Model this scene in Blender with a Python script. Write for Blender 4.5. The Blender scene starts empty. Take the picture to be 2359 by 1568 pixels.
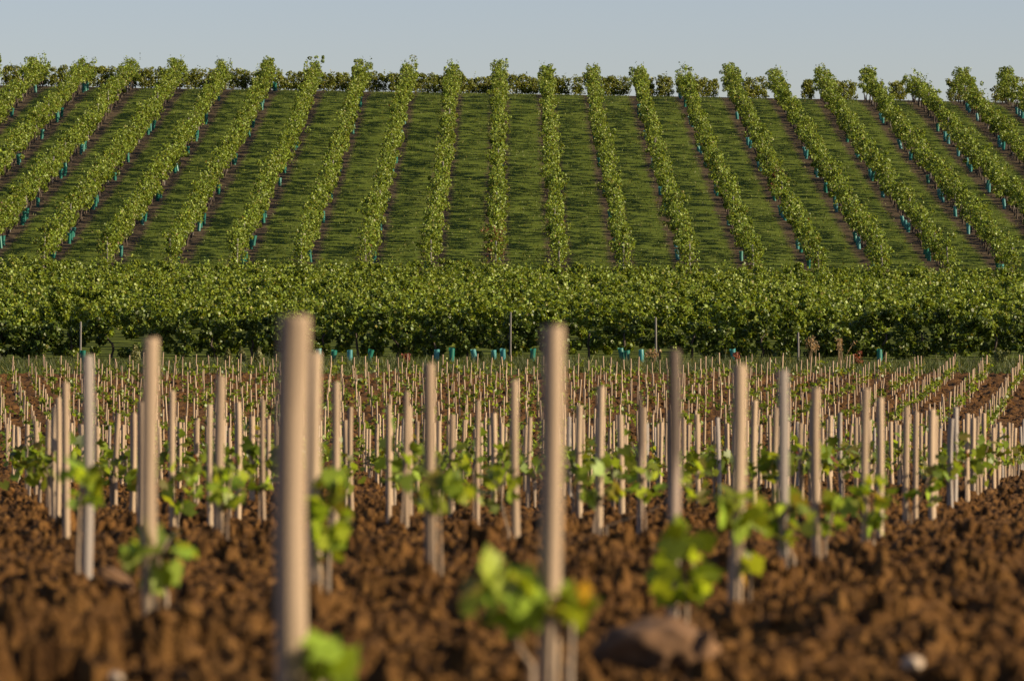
import bpy, bmesh, math, random
import numpy as np
from mathutils import Vector

scene = bpy.context.scene
COL = scene.collection
random.seed(7)
RNG = np.random.default_rng(11)

# ------------------------------------------------------------------ camera
cam_d = bpy.data.cameras.new("camera")
cam = bpy.data.objects.new("camera", cam_d)
COL.objects.link(cam)
cam.location = (0, 0, 0)                      # eye level is z = 0, the soil lies about half a metre below
cam.rotation_euler = (math.radians(90), 0, 0)
cam_d.sensor_fit = 'HORIZONTAL'
cam_d.sensor_width = 23.7
cam_d.lens = 105.0
cam_d.clip_start = 0.1
cam_d.clip_end = 4000
cam_d.dof.use_dof = True
cam_d.dof.focus_distance = 118.0
cam_d.dof.aperture_fstop = 5.2
scene.camera = cam

# ------------------------------------------------------------------ sky, sun, exposure
SUN_EL = math.radians(21.5)
SUN_BACK = math.radians(11)                   # the sun stands to the right, a little behind the camera
S = Vector((math.cos(SUN_EL) * math.cos(SUN_BACK), -math.cos(SUN_EL) * math.sin(SUN_BACK), math.sin(SUN_EL)))
world = bpy.data.worlds.new("World")
scene.world = world
world.use_nodes = True
wn = world.node_tree.nodes
wl = world.node_tree.links
bg = wn["Background"]
sky = wn.new("ShaderNodeTexSky")
sky.sky_type = 'NISHITA'
sky.sun_disc = False
sky.sun_elevation = SUN_EL
sky.sun_rotation = math.radians(90) + SUN_BACK
sky.air_density = 1.0
sky.dust_density = 0.6
sky.ozone_density = 1.5
tint = wn.new("ShaderNodeMix")
tint.data_type = 'RGBA'
tint.blend_type = 'MULTIPLY'
tint.inputs[0].default_value = 1.0
tint.inputs[7].default_value = (0.94, 0.875, 1.03, 1)
wl.new(sky.outputs[0], tint.inputs[6])
wl.new(tint.outputs[2], bg.inputs[0])
bg.inputs[1].default_value = 0.064

sun_d = bpy.data.lights.new("sun", 'SUN')
sun_d.energy = 5.0
sun_d.angle = math.radians(0.5)
sun_d.color = (1.0, 0.84, 0.60)
sun = bpy.data.objects.new("sun", sun_d)
COL.objects.link(sun)
sun.rotation_euler = S.to_track_quat('Z', 'Y').to_euler()

scene.view_settings.view_transform = 'Standard'
scene.view_settings.look = 'None'
scene.view_settings.exposure = 0.95
scene.view_settings.gamma = 1.0
scene.cycles.max_bounces = 6
scene.cycles.transparent_max_bounces = 4

# ------------------------------------------------------------------ numeric helpers
F = 10447.0                                    # focal length in the measuring pixels (photo measured at 2358 x 1568)
CX, CY = 1179.0, 784.0


def hermite(xs, ys):
    xs = np.array(xs, float); ys = np.array(ys, float)
    dx = np.diff(xs); s = np.diff(ys) / dx
    m = np.zeros_like(ys)
    m[1:-1] = (s[:-1] * dx[1:] + s[1:] * dx[:-1]) / (dx[1:] + dx[:-1])
    m[0], m[-1] = s[0], s[-1]

    def f(x):
        x = np.clip(np.asarray(x, float), xs[0], xs[-1])
        i = np.clip(np.searchsorted(xs, x) - 1, 0, len(xs) - 2)
        h = dx[i]; t = (x - xs[i]) / h
        return ((2*t**3 - 3*t**2 + 1) * ys[i] + (t**3 - 2*t**2 + t) * h * m[i]
                + (-2*t**3 + 3*t**2) * ys[i+1] + (t**3 - t**2) * h * m[i+1])
    return f


PROFILE = hermite(
    [-60, 0, 5, 6.5, 9.2, 12, 15, 17, 20, 25, 41, 57, 66, 74, 86, 104, 118, 128, 145, 165, 184, 191, 203, 220, 240, 262, 274, 280, 284, 288, 292, 300, 330, 400, 700],
    [-.1, -.46, -.505, -.522, -.56, -.62, -.68, -.735, -.82, -.945, -1.30, -1.62, -1.67, -1.64, -1.50, -1.21, -.90, -.61, -.02, .68, 1.40, 1.78, 3.18, 5.65, 8.65, 12.1, 14.08, 14.93, 15.36, 15.62, 15.74, 15.75, 14.6, 10, -6])
TILT = hermite([-60, 115, 140, 190, 284, 700], [0, 0, .002, .0095, .0165, .0165])


def zg(x, d):
    return PROFILE(d) - TILT(d) * np.clip(np.asarray(x, float), -60, 60)


def hash2(ix, iy, seed):
    h = (ix.astype(np.int64) * 374761393 + iy.astype(np.int64) * 668265263 + seed * 974634533) & 0x7fffffff
    h = ((h ^ (h >> 13)) * 1274126177) & 0x7fffffff
    h = ((h ^ (h >> 16)) * 1911520717) & 0x7fffffff
    return ((h ^ (h >> 15)) & 0xffffff) / float(0xffffff)


def vnoise(x, y, seed=0):
    ix = np.floor(x); iy = np.floor(y)
    fx = x - ix; fy = y - iy
    fx = fx*fx*fx*(fx*(fx*6-15)+10); fy = fy*fy*fy*(fy*(fy*6-15)+10)
    a = hash2(ix, iy, seed); b = hash2(ix+1, iy, seed)
    c = hash2(ix, iy+1, seed); d = hash2(ix+1, iy+1, seed)
    return (a*(1-fx)+b*fx)*(1-fy) + (c*(1-fx)+d*fx)*fy - .5


def clods(x, y, cell, seed):
    """broken chunks, one to a cell: tilted facets of different heights with cracks between them (about -.5 .. 1, in cells)"""
    cx = np.floor(x / cell); cy = np.floor(y / cell)
    f1 = np.full_like(x, 9.0); f2 = np.full_like(x, 9.0); h = np.zeros_like(x)
    for ox in (-1, 0, 1):
        for oy in (-1, 0, 1):
            jx = cx + ox; jy = cy + oy
            dx = x / cell - jx - .1 - .8 * hash2(jx, jy, seed)
            dy = y / cell - jy - .1 - .8 * hash2(jx, jy, seed + 1)
            d = np.sqrt(dx*dx + dy*dy)
            hh = hash2(jx, jy, seed + 2)
            tilt = (hash2(jx, jy, seed + 3) - .5) * dx + (hash2(jx, jy, seed + 4) - .5) * dy
            val = hh * hh + 1.6 * tilt - .28 * dx*dx - .28 * dy*dy
            near = d < f1
            f2 = np.where(near, f1, np.minimum(f2, d))
            h = np.where(near, val, h)
            f1 = np.where(near, d, f1)
    crack = np.clip((f2 - f1) / .22, 0, 1)
    return (h - .28 * (1 - crack)**2) * cell


def mesh_np(name, verts, faces, mats, tint=None, smooth=False):
    """one mesh out of numpy arrays; faces is (n, k)"""
    me = bpy.data.meshes.new(name)
    verts = np.ascontiguousarray(verts, dtype=np.float32); faces = np.ascontiguousarray(faces, dtype=np.int32)
    n, k = faces.shape
    me.vertices.add(len(verts)); me.vertices.foreach_set("co", verts.ravel())
    me.loops.add(n * k); me.loops.foreach_set("vertex_index", faces.ravel())
    me.polygons.add(n)
    me.polygons.foreach_set("loop_start", np.arange(0, n * k, k, dtype=np.int32))
    me.polygons.foreach_set("loop_total", np.full(n, k, dtype=np.int32))
    if smooth:
        me.polygons.foreach_set("use_smooth", np.ones(n, dtype=bool))
    me.update(calc_edges=True)
    if tint is not None:
        at = me.color_attributes.new("tint", 'FLOAT_COLOR', 'POINT')
        rgba = np.ones((len(verts), 4), dtype=np.float32); rgba[:, :3] = tint
        at.data.foreach_set("color", rgba.ravel())
    for m in (mats if isinstance(mats, (list, tuple)) else [mats]):
        me.materials.append(m)
    return me


def link(name, data, parent=None, loc=(0, 0, 0)):
    o = bpy.data.objects.new(name, data)
    COL.objects.link(o)
    o.location = loc
    if parent is not None:
        o.parent = parent
    return o


def tag(o, label, cat, group=None):
    o["label"] = label; o["category"] = cat
    if group:
        o["group"] = group
    return o


def merge(parts):
    vs, fs, ts, off = [], [], [], 0
    for v, f, t in parts:
        vs.append(v); fs.append(f + off); ts.append(t); off += len(v)
    return np.concatenate(vs), np.concatenate(fs), np.concatenate(ts)


# ------------------------------------------------------------------ materials
def new_mat(name):
    m = bpy.data.materials.new(name)
    m.use_nodes = True
    nt = m.node_tree
    return m, nt.nodes, nt.links, nt.nodes["Principled BSDF"], nt.nodes["Material Output"]


def ramp(nodes, stops):
    r = nodes.new("ShaderNodeValToRGB")
    e = r.color_ramp.elements
    while len(e) < len(stops):
        e.new(.5)
    for el, (p, c) in zip(e, stops):
        el.position = p; el.color = (*c, 1)
    return r


def noise(nodes, links, vec, scale, detail=4, rough=.6):
    n = nodes.new("ShaderNodeTexNoise")
    n.inputs["Scale"].default_value = scale; n.inputs["Detail"].default_value = detail; n.inputs["Roughness"].default_value = rough
    links.new(vec, n.inputs["Vector"])
    return n


def math_node(nodes, links, op, a, b=None, clamp=False):
    n = nodes.new("ShaderNodeMath"); n.operation = op; n.use_clamp = clamp
    for i, v in enumerate((a, b)):
        if v is None:
            continue
        if isinstance(v, (int, float)):
            n.inputs[i].default_value = v
        else:
            links.new(v, n.inputs[i])
    return n.outputs[0]


def mixc(nodes, links, fac, a, b, mode='MIX'):
    n = nodes.new("ShaderNodeMix"); n.data_type = 'RGBA'; n.blend_type = mode
    for sock, v in ((n.inputs[0], fac), (n.inputs[6], a), (n.inputs[7], b)):
        if isinstance(v, (int, float)):
            sock.default_value = v
        elif isinstance(v, tuple):
            sock.default_value = (*v, 1)
        else:
            links.new(v, sock)
    return n.outputs[2]


def leaf_material(name, trans=.35, rough=.48):
    m, N, L, bsdf, out = new_mat(name)
    at = N.new("ShaderNodeAttribute"); at.attribute_name = "tint"
    bsdf.inputs["Roughness"].default_value = rough
    bsdf.inputs["Specular IOR Level"].default_value = .38
    L.new(at.outputs["Color"], bsdf.inputs["Base Color"])
    tr = N.new("ShaderNodeBsdfTranslucent")
    L.new(mixc(N, L, 1.0, at.outputs["Color"], (1.25, 1.15, .55), 'MULTIPLY'), tr.inputs["Color"])
    mx = N.new("ShaderNodeMixShader"); mx.inputs[0].default_value = trans
    L.new(bsdf.outputs[0], mx.inputs[1]); L.new(tr.outputs[0], mx.inputs[2]); L.new(mx.outputs[0], out.inputs["Surface"])
    return m


M_LEAF = leaf_material("vine_leaf", .27, .5)
M_YOUNG = leaf_material("young_leaf", .5, .42)
M_GRASS = leaf_material("grass_blade", .3, .6)


def wood_material(name, stops, stain=(.10, .065, .04), scale=1.0):
    m, N, L, bsdf, out = new_mat(name)
    tc = N.new("ShaderNodeTexCoord"); oi = N.new("ShaderNodeObjectInfo")
    mp = N.new("ShaderNodeMapping"); mp.inputs["Scale"].default_value = (1, 1, .04)
    add = N.new("ShaderNodeVectorMath"); add.operation = 'ADD'
    L.new(tc.outputs["Object"], mp.inputs["Vector"])
    sc = N.new("ShaderNodeVectorMath"); sc.operation = 'SCALE'
    L.new(oi.outputs["Location"], sc.inputs[0]); sc.inputs["Scale"].default_value = 7.3
    L.new(mp.outputs[0], add.inputs[0]); L.new(sc.outputs[0], add.inputs[1])
    grain = noise(N, L, add.outputs[0], 9.0 * scale, 6, .65)
    rp = ramp(N, stops)
    mixv = math_node(N, L, 'ADD', math_node(N, L, 'MULTIPLY', math_node(N, L, 'SUBTRACT', grain.outputs[0], .18), 1.05), math_node(N, L, 'MULTIPLY', oi.outputs["Random"], .28))
    L.new(mixv, rp.inputs[0])
    add2 = N.new("ShaderNodeVectorMath"); add2.operation = 'ADD'
    L.new(tc.outputs["Object"], add2.inputs[0]); L.new(sc.outputs[0], add2.inputs[1])
    blot = noise(N, L, add2.outputs[0], 3.2, 3, .6)
    bl = ramp(N, [(.62, (0, 0, 0)), (.74, (1, 1, 1))]); L.new(blot.outputs[0], bl.inputs[0])
    col = mixc(N, L, math_node(N, L, 'MULTIPLY', bl.outputs[0], .45), rp.outputs[0], stain)
    L.new(col, bsdf.inputs["Base Color"])
    bsdf.inputs["Roughness"].default_value = .75
    bsdf.inputs["Specular IOR Level"].default_value = .25
    bp = N.new("ShaderNodeBump"); bp.inputs["Strength"].default_value = .4; bp.inputs["Distance"].default_value = .004
    L.new(grain.outputs[0], bp.inputs["Height"]); L.new(bp.outputs[0], bsdf.inputs["Normal"])
    return m


M_STAKE = wood_material("stake_wood", [(.15, (.14, .095, .06)), (.4, (.29, .205, .13)), (.62, (.38, .275, .175)), (.9, (.29, .24, .19))])
M_DARKSTAKE = wood_material("dark_stake_wood", [(.2, (.18, .13, .09)), (.5, (.26, .19, .14)), (.9, (.34, .27, .21))])
_nt = M_DARKSTAKE.node_tree                    # weathered black over the upper part
_b = _nt.nodes["Principled BSDF"]; _src = _b.inputs["Base Color"].links[0].from_socket
_tc = _nt.nodes.new("ShaderNodeTexCoord"); _sp = _nt.nodes.new("ShaderNodeSeparateXYZ"); _nt.links.new(_tc.outputs["Object"], _sp.inputs[0])
_nz = noise(_nt.nodes, _nt.links, _tc.outputs["Object"], 5, 4)
_z = math_node(_nt.nodes, _nt.links, 'ADD', _sp.outputs[2], math_node(_nt.nodes, _nt.links, 'MULTIPLY', math_node(_nt.nodes, _nt.links, 'SUBTRACT', _nz.outputs[0], .5), .5))
_r = ramp(_nt.nodes, [(.50, (0, 0, 0)), (.64, (1, 1, 1))]); _nt.links.new(_z, _r.inputs[0])
_nt.links.new(mixc(_nt.nodes, _nt.links, math_node(_nt.nodes, _nt.links, 'MULTIPLY', _r.outputs[0], .9), _src, (.075, .052, .038)), _b.inputs["Base Color"])
M_GREYSTAKE = wood_material("grey_stake_wood", [(.2, (.20, .165, .135)), (.5, (.28, .235, .195)), (.9, (.36, .305, .255))])
M_POST = wood_material("post_wood", [(.2, (.09, .08, .07)), (.5, (.15, .135, .12)), (.9, (.22, .20, .18))])
M_TRUNK = wood_material("vine_bark", [(.2, (.035, .025, .018)), (.6, (.07, .05, .035)), (.9, (.10, .075, .05))])
M_STEM = wood_material("young_stem", [(.2, (.12, .075, .045)), (.5, (.24, .17, .11)), (.9, (.42, .35, .27))])


def guard_material(name, c):
    m, N, L, bsdf, out = new_mat(name)
    oi = N.new("ShaderNodeObjectInfo")
    col = mixc(N, L, oi.outputs["Random"], c, (c[0] * 2.2 + .02, min(1, c[1] * 1.25), min(1, c[2] * 1.45)))
    L.new(col, bsdf.inputs["Base Color"]); bsdf.inputs["Roughness"].default_value = .4
    tr = N.new("ShaderNodeBsdfTranslucent"); L.new(col, tr.inputs["Color"])
    mx = N.new("ShaderNodeMixShader"); mx.inputs[0].default_value = .35
    L.new(bsdf.outputs[0], mx.inputs[1]); L.new(tr.outputs[0], mx.inputs[2]); L.new(mx.outputs[0], out.inputs["Surface"])
    return m


M_GUARD = guard_material("guard_plastic", (.006, .15, .10))
M_GUARDBLUE = guard_material("guard_plastic_pale", (.03, .22, .20))


def soil_material(name):
    m, N, L, bsdf, out = new_mat(name)
    tc = N.new("ShaderNodeTexCoord"); v = tc.outputs["Object"]
    n1 = noise(N, L, v, .35, 3, .5); n2 = noise(N, L, v, 7, 5, .65); n3 = noise(N, L, v, 38, 4, .7)
    r1 = ramp(N, [(.32, (.034, .0142, .0038)), (.5, (.092, .0425, .0105)), (.7, (.215, .108, .030))])
    L.new(math_node(N, L, 'ADD', math_node(N, L, 'MULTIPLY', n2.outputs[0], .6), math_node(N, L, 'MULTIPLY', n3.outputs[0], .4)), r1.inputs[0])
    r2 = ramp(N, [(.35, (.85, .85, .86)), (.7, (1.15, 1.1, 1.02))]); L.new(n1.outputs[0], r2.inputs[0])
    L.new(mixc(N, L, 1.0, r1.outputs[0], r2.outputs[0], 'MULTIPLY'), bsdf.inputs["Base Color"])
    bsdf.inputs["Roughness"].default_value = .95; bsdf.inputs["Specular IOR Level"].default_value = .12
    b1 = N.new("ShaderNodeBump"); b1.inputs["Strength"].default_value = 1.0; b1.inputs["Distance"].default_value = .05
    L.new(math_node(N, L, 'ADD', n2.outputs[0], math_node(N, L, 'MULTIPLY', n3.outputs[0], .35)), b1.inputs["Height"])
    L.new(b1.outputs[0], bsdf.inputs["Normal"])
    return m


M_SOIL = soil_material("ploughed_soil")

ROW0, ROWSP = -.76, 2.87                       # hill rows run straight away from the camera


def ground_material():
    m, N, L, bsdf, out = new_mat("grassy_ground")
    tc = N.new("ShaderNodeTexCoord"); v = tc.outputs["Object"]
    sep = N.new("ShaderNodeSeparateXYZ"); L.new(v, sep.inputs[0])
    n1 = noise(N, L, v, .5, 4, .6); n2 = noise(N, L, v, 6, 5, .7); n3 = noise(N, L, v, 1.6, 4, .6)
    grass = ramp(N, [(.25, (.048, .072, .007)), (.5, (.078, .106, .010)), (.75, (.125, .145, .020))])
    L.new(math_node(N, L, 'ADD', math_node(N, L, 'MULTIPLY', n1.outputs[0], .45), math_node(N, L, 'MULTIPLY', n2.outputs[0], .55)), grass.inputs[0])
    dirt = ramp(N, [(.3, (.035, .024, .013)), (.7, (.105, .075, .042))]); L.new(n2.outputs[0], dirt.inputs[0])
    # bare strip under each vine row, ragged at the edges, not quite centred and missing in places
    t = math_node(N, L, 'DIVIDE', math_node(N, L, 'SUBTRACT', sep.outputs[0], ROW0 - ROWSP / 2), ROWSP)
    fr = math_node(N, L, 'SUBTRACT', t, math_node(N, L, 'FLOOR', t))
    dist = math_node(N, L, 'MULTIPLY', math_node(N, L, 'ABSOLUTE', math_node(N, L, 'SUBTRACT', fr, .5)), ROWSP)
    edge = math_node(N, L, 'ADD', dist, math_node(N, L, 'MULTIPLY', math_node(N, L, 'SUBTRACT', n3.outputs[0], .5), .9))
    strip = ramp(N, [(.42, (1, 1, 1)), (.72, (0, 0, 0))]); L.new(edge, strip.inputs[0])
    up = math_node(N, L, 'GREATER_THAN', sep.outputs[1], 195)
    hill = math_node(N, L, 'MULTIPLY', strip.outputs[0], up)
    vin = math_node(N, L, 'MULTIPLY', math_node(N, L, 'GREATER_THAN', sep.outputs[1], 127), math_node(N, L, 'LESS_THAN', sep.outputs[1], 192))
    near = math_node(N, L, 'LESS_THAN', sep.outputs[1], 119)
    fac = math_node(N, L, 'ADD', math_node(N, L, 'ADD', hill, near), math_node(N, L, 'MULTIPLY', vin, .15), True)
    L.new(mixc(N, L, fac, grass.outputs[0], dirt.outputs[0]), bsdf.inputs["Base Color"])
    bsdf.inputs["Roughness"].default_value = .95; bsdf.inputs["Specular IOR Level"].default_value = .1
    b1 = N.new("ShaderNodeBump"); b1.inputs["Strength"].default_value = .3; b1.inputs["Distance"].default_value = .05
    L.new(n2.outputs[0], b1.inputs["Height"]); L.new(b1.outputs[0], bsdf.inputs["Normal"])
    return m


M_GROUND = ground_material()

m, N, L, b, o_ = new_mat("pale_stone")
tc = N.new("ShaderNodeTexCoord"); nn = noise(N, L, tc.outputs["Object"], 20, 4)
rr = ramp(N, [(.3, (.24, .17, .11)), (.7, (.40, .31, .22))]); L.new(nn.outputs[0], rr.inputs[0]); L.new(rr.outputs[0], b.inputs["Base Color"])
b.inputs["Roughness"].default_value = .9
M_STONE = m
m, N, L, b, o_ = new_mat("dry_clay")
tc = N.new("ShaderNodeTexCoord"); nn = noise(N, L, tc.outputs["Object"], 14, 5)
rr = ramp(N, [(.3, (.075, .035, .012)), (.7, (.16, .080, .031))]); L.new(nn.outputs[0], rr.inputs[0]); L.new(rr.outputs[0], b.inputs["Base Color"])
b.inputs["Roughness"].default_value = .95
M_CLAY = m


# ------------------------------------------------------------------ the ground
def axis(*segs):
    out = []
    for a, b_, n in segs:
        out += list(np.linspace(a, b_, n, endpoint=False))
    out.append(segs[-1][1])
    return np.array(out)


gx = axis((-400, -70, 12), (-70, 70, 200), (70, 400, 12))
gy = axis((-60, 0, 8), (0, 134, 60), (134, 300, 240), (300, 700, 40))
GX, GY = np.meshgrid(gx, gy)
GZ = zg(GX, GY)
GZ += np.where(GY > 122, .05 * vnoise(GX * .7, GY * .7, 3) + .03 * vnoise(GX * 2.1, GY * 2.1, 4), 0)
GZ -= np.where(GY < 120.5, np.where(np.abs(GX) < 1.3 + .20 * np.maximum(GY, 3), .16, .02), 0)
nyy, nxx = GX.shape
idx = np.arange(nyy * nxx).reshape(nyy, nxx)
quads = np.stack([idx[:-1, :-1], idx[:-1, 1:], idx[1:, 1:], idx[1:, :-1]], -1).reshape(-1, 4)
g = link("ground", mesh_np("ground", np.stack([GX, GY, GZ], -1).reshape(-1, 3), quads, M_GROUND, smooth=True))
g["kind"] = "structure"

nd = 1700
ds = 3.0 * np.exp(np.linspace(0, math.log(120.8 / 3.0), nd))
us = np.linspace(-1, 1, 900)
SD = np.repeat(ds[:, None], len(us), 1)
SX = us[None, :] * (1.4 + .20 * SD)


def soil_rough(x, d):
    n = .035 * vnoise(x * .9, d * .6, 1) + .05 * vnoise(x * 2.7, d * 2.1, 2)
    big = np.clip(1.0 + 2.6 * vnoise(x * 1.3, d * .9, 60) + 1.2 * vnoise(x * 4, d * 3, 61), .2, 1.55)
    fine = np.clip(1.0 - 1.2 * vnoise(x * 1.7 + 9, d * 1.2, 62), .5, 1.5)
    wx = x +   .03 * vnoise(x * 14, d * 14, 5) + .014 * vnoise(x * 31, d * 31, 6)
    wd = d +   .03 * vnoise(x * 14, d * 14, 7) + .014 * vnoise(x * 31, d * 31, 8)
    fade = np.clip((60 - d) / 30, 0, 1)
    c1 = clods(wx, wd, .115, 20) * .33
    c2 = clods(wx, wd, .047, 30) * .72 * np.clip((90 - d) / 50, .4, 1)
    c3 = clods(wx, wd, .021, 40) * .8 * fade
    far = .16 * (np.abs(vnoise(x * 5, d * 2.6, 50)) - .2) * np.clip((d - 40) / 40, 0, 1)
    return n + c1 * big + c2 * (.5 * big + .5) + c3 * fine + .014 * vnoise(x * 70, d * 70, 9) * fade + far - .045


SZ = zg(SX, SD) + soil_rough(SX, SD)
nyy, nxx = SX.shape
idx = np.arange(nyy * nxx).reshape(nyy, nxx)
quads = np.stack([idx[:-1, :-1], idx[:-1, 1:], idx[1:, 1:], idx[1:, :-1]], -1).reshape(-1, 4)
s_o = link("soil", mesh_np("soil", np.stack([SX, SD, SZ], -1).reshape(-1, 3), quads, M_SOIL))
s_o["kind"] = "structure"


# lumps of earth lying loose on it
def ico(sub):
    bm = bmesh.new(); bmesh.ops.create_icosphere(bm, subdivisions=sub, radius=1)
    bm.verts.ensure_lookup_table()
    v = np.array([x.co[:] for x in bm.verts]); f = np.array([[q.index for q in p.verts] for p in bm.faces]); bm.free()
    return v, f


IV, IF = ico(1)


def lump(seed, v=None):
    v = IV if v is None else v
    r = np.random.default_rng(seed)
    ax = r.normal(size=(9, 3)); ax /= np.linalg.norm(ax, axis=1)[:, None]
    out = v.copy()
    for a in ax:                                # flat broken facets
        k = v @ a
        lim = r.uniform(.45, .85)
        e = out @ a
        out = out - np.clip(e - lim, 0, None)[:, None] * a * .9
    out *= 1 + .18 * np.sin(v @ r.normal(size=(3, 3)) * 4 + r.uniform(0, 6, 3)).mean(1)[:, None]
    return out * r.uniform(.7, 1.2, 3) * np.array([1, 1, .75])


LUMPS = [lump(100 + i) for i in range(14)]
nl = 22000
ld = 5.0 * np.exp(RNG.uniform(0, 1, nl) ** .9 * math.log(118 / 5.0))
lx = RNG.uniform(-1, 1, nl) * (1.0 + .125 * ld)
ls = np.clip(RNG.lognormal(math.log(.0085), .5, nl), .004, .028) * (1 + ld / 28)
ls = np.minimum(ls, .07)
lz = zg(lx, ld) + soil_rough(lx, ld) + ls * .15
parts = []
for i in range(nl):
    a = RNG.uniform(0, 6.283); c, s_ = math.cos(a), math.sin(a)
    v = LUMPS[i % 14] * ls[i]
    v = np.stack([v[:, 0]*c - v[:, 1]*s_ + lx[i], v[:, 0]*s_ + v[:, 1]*c + ld[i], v[:, 2] + lz[i]], -1)
    parts.append(v)
LV = np.concatenate(parts)
LF = np.concatenate([IF + i * len(IV) for i in range(nl)])
cl = link("soil_clods", mesh_np("soil_clods", LV, LF, M_SOIL))
cl["kind"] = "stuff"
tag(cl, "loose brown clods of earth scattered over the ploughed field", "soil clods")


# ------------------------------------------------------------------ leaves
def rand_rot(n, rng, upbias=.0):
    """two orthogonal unit vectors per leaf (along, across)"""
    nrm = rng.normal(size=(n, 3)); nrm[:, 2] += upbias
    nrm /= np.linalg.norm(nrm, axis=1)[:, None]
    t = rng.normal(size=(n, 3)); t[:, 2] -= .5
    t -= (t * nrm).sum(1)[:, None] * nrm
    t /= np.linalg.norm(t, axis=1)[:, None]
    return t, np.cross(nrm, t), nrm


LEAF_SMALL = np.array([[-.5, 0, 0], [-.06, .54, .16], [.54, 0, -.04], [-.06, -.54, .16]])
LEAF_SMALL_F = np.array([[0, 1, 2], [0, 2, 3]])
out_ = []
for a, r in [(180, .12), (150, .46), (118, .36), (92, .50), (62, .36), (34, .44), (17, .40), (0, .58), (-17, .40), (-34, .44), (-62, .36), (-92, .50), (-118, .36), (-150, .46)]:
    out_.append((math.cos(math.radians(a)) * r, math.sin(math.radians(a)) * r, .55 * (r * math.sin(math.radians(a)))**2 - .25 * r * r))
LEAF_BIG = np.array([(0, 0, 0)] + out_)
LEAF_BIG_F = np.array([[0, i, i % 14 + 1] for i in range(1, 15)])


def palette(n, rng, base, var=.25, yellow=.06, red=.0):
    base = np.array(base)
    c = base[None] * (1 + rng.normal(0, var, n))[:, None].clip(.45, 1.8)
    w = rng.uniform(0, 1, n)
    c[:, 0] *= 1 + .30 * w; c[:, 2] *= 1 - .2 * w
    y = rng.uniform(0, 1, n) < yellow
    c[y] = np.array([.22, .19, .03]) * rng.uniform(.6, 1.1, y.sum())[:, None]
    if red:
        q = rng.uniform(0, 1, n) < red
        c[q] = np.array([.16, .045, .02]) * rng.uniform(.6, 1.2, q.sum())[:, None]
    return c


def make_leaves(P, size, rng, color, big=False, upbias=.5, rot=None):
    n = len(P)
    L0, F0 = (LEAF_BIG, LEAF_BIG_F) if big else (LEAF_SMALL, LEAF_SMALL_F)
    t, b_, nn_ = rand_rot(n, rng, upbias) if rot is None else rot
    k = len(L0)
    curl = rng.uniform(-.4, 1.2, n)[:, None, None]
    loc = np.repeat(L0[None], n, 0) * size[:, None, None]
    V = P[:, None, :] + loc[..., 0:1] * t[:, None] + loc[..., 1:2] * b_[:, None] + loc[..., 2:3] * curl * nn_[:, None]
    Fc = (np.arange(n) * k)[:, None, None] + F0[None]
    return V.reshape(-1, 3), Fc.reshape(-1, 3), np.repeat(color, k, 0)


def vine_clumps(length, rng, h0, h1, half, per_m, spacing=1.15, shoots=.5, dens=13, wild=.36):
    """leaf positions of a trained row along +Y from 0, height above the ground: irregular clumps, shoots above the top"""
    n = int(length * per_m)
    nc = int(length * dens)
    cu = rng.uniform(0, length, nc)
    vig = .98 - wild / 2 + wild * (vnoise(cu / spacing, cu * 0 + rng.uniform(0, 99), 5) + .5) + .8 * wild * vnoise(cu / 3.6, cu * 0 + rng.uniform(0, 99), 6)
    cw = h0 + (h1 - h0) * np.minimum(rng.beta(1.25, 1.15, nc), 1) * vig
    cv = rng.normal(0, half * .55, nc)
    cr = rng.uniform(.09, .21, nc)
    i = rng.integers(0, nc, n)
    dirs = rng.normal(size=(n, 3)); dirs /= np.linalg.norm(dirs, axis=1)[:, None]
    rad = cr[i] * rng.uniform(.35, 1.0, n) ** .5
    P = np.stack([cv[i] + dirs[:, 0] * rad * 1.0, cu[i] + dirs[:, 1] * rad * 1.2, cw[i] + dirs[:, 2] * rad], -1)
    ns = int(length * shoots)
    if ns:
        su = rng.uniform(0, length, ns); sv = rng.normal(0, half * .5, ns); hh = rng.uniform(.12, .38, ns)
        k = 7
        tt = np.linspace(0, 1, k)
        lean = rng.normal(0, .35, (ns, 2))
        Q = np.stack([(sv[:, None] + lean[:, 0:1] * hh[:, None] * tt), (su[:, None] + lean[:, 1:2] * hh[:, None] * tt),
                      (h1 - .08) + hh[:, None] * tt], -1).reshape(-1, 3)
        P = np.concatenate([P, Q + rng.normal(0, .03, Q.shape)])
    P[:, 1] = np.clip(P[:, 1], -.15, length + .15)
    P[:, 2] = np.maximum(P[:, 2], .12)
    return P


def tapered(points, radii, sides=6, cap=True, twist=0.0, rng=None):
    """a bent tapered rod through points; returns triangles"""
    pts = np.array(points, float); V = []
    for j, (p, r) in enumerate(zip(pts, radii)):
        for k in range(sides):
            a = 2 * math.pi * k / sides + twist * j
            V.append((p[0] + r * math.cos(a), p[1] + r * math.sin(a), p[2]))
    Fs = []
    for j in range(len(pts) - 1):
        for k in range(sides):
            a, b_, c, d = j*sides+k, j*sides+(k+1) % sides, (j+1)*sides+(k+1) % sides, (j+1)*sides+k
            Fs += [(a, b_, c), (a, c, d)]
    if cap:
        V.append(tuple(pts[-1])); top = len(V) - 1; o = (len(pts)-1) * sides
        Fs += [(o+k, o+(k+1) % sides, top) for k in range(sides)]
    return np.array(V), np.array(Fs)


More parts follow.
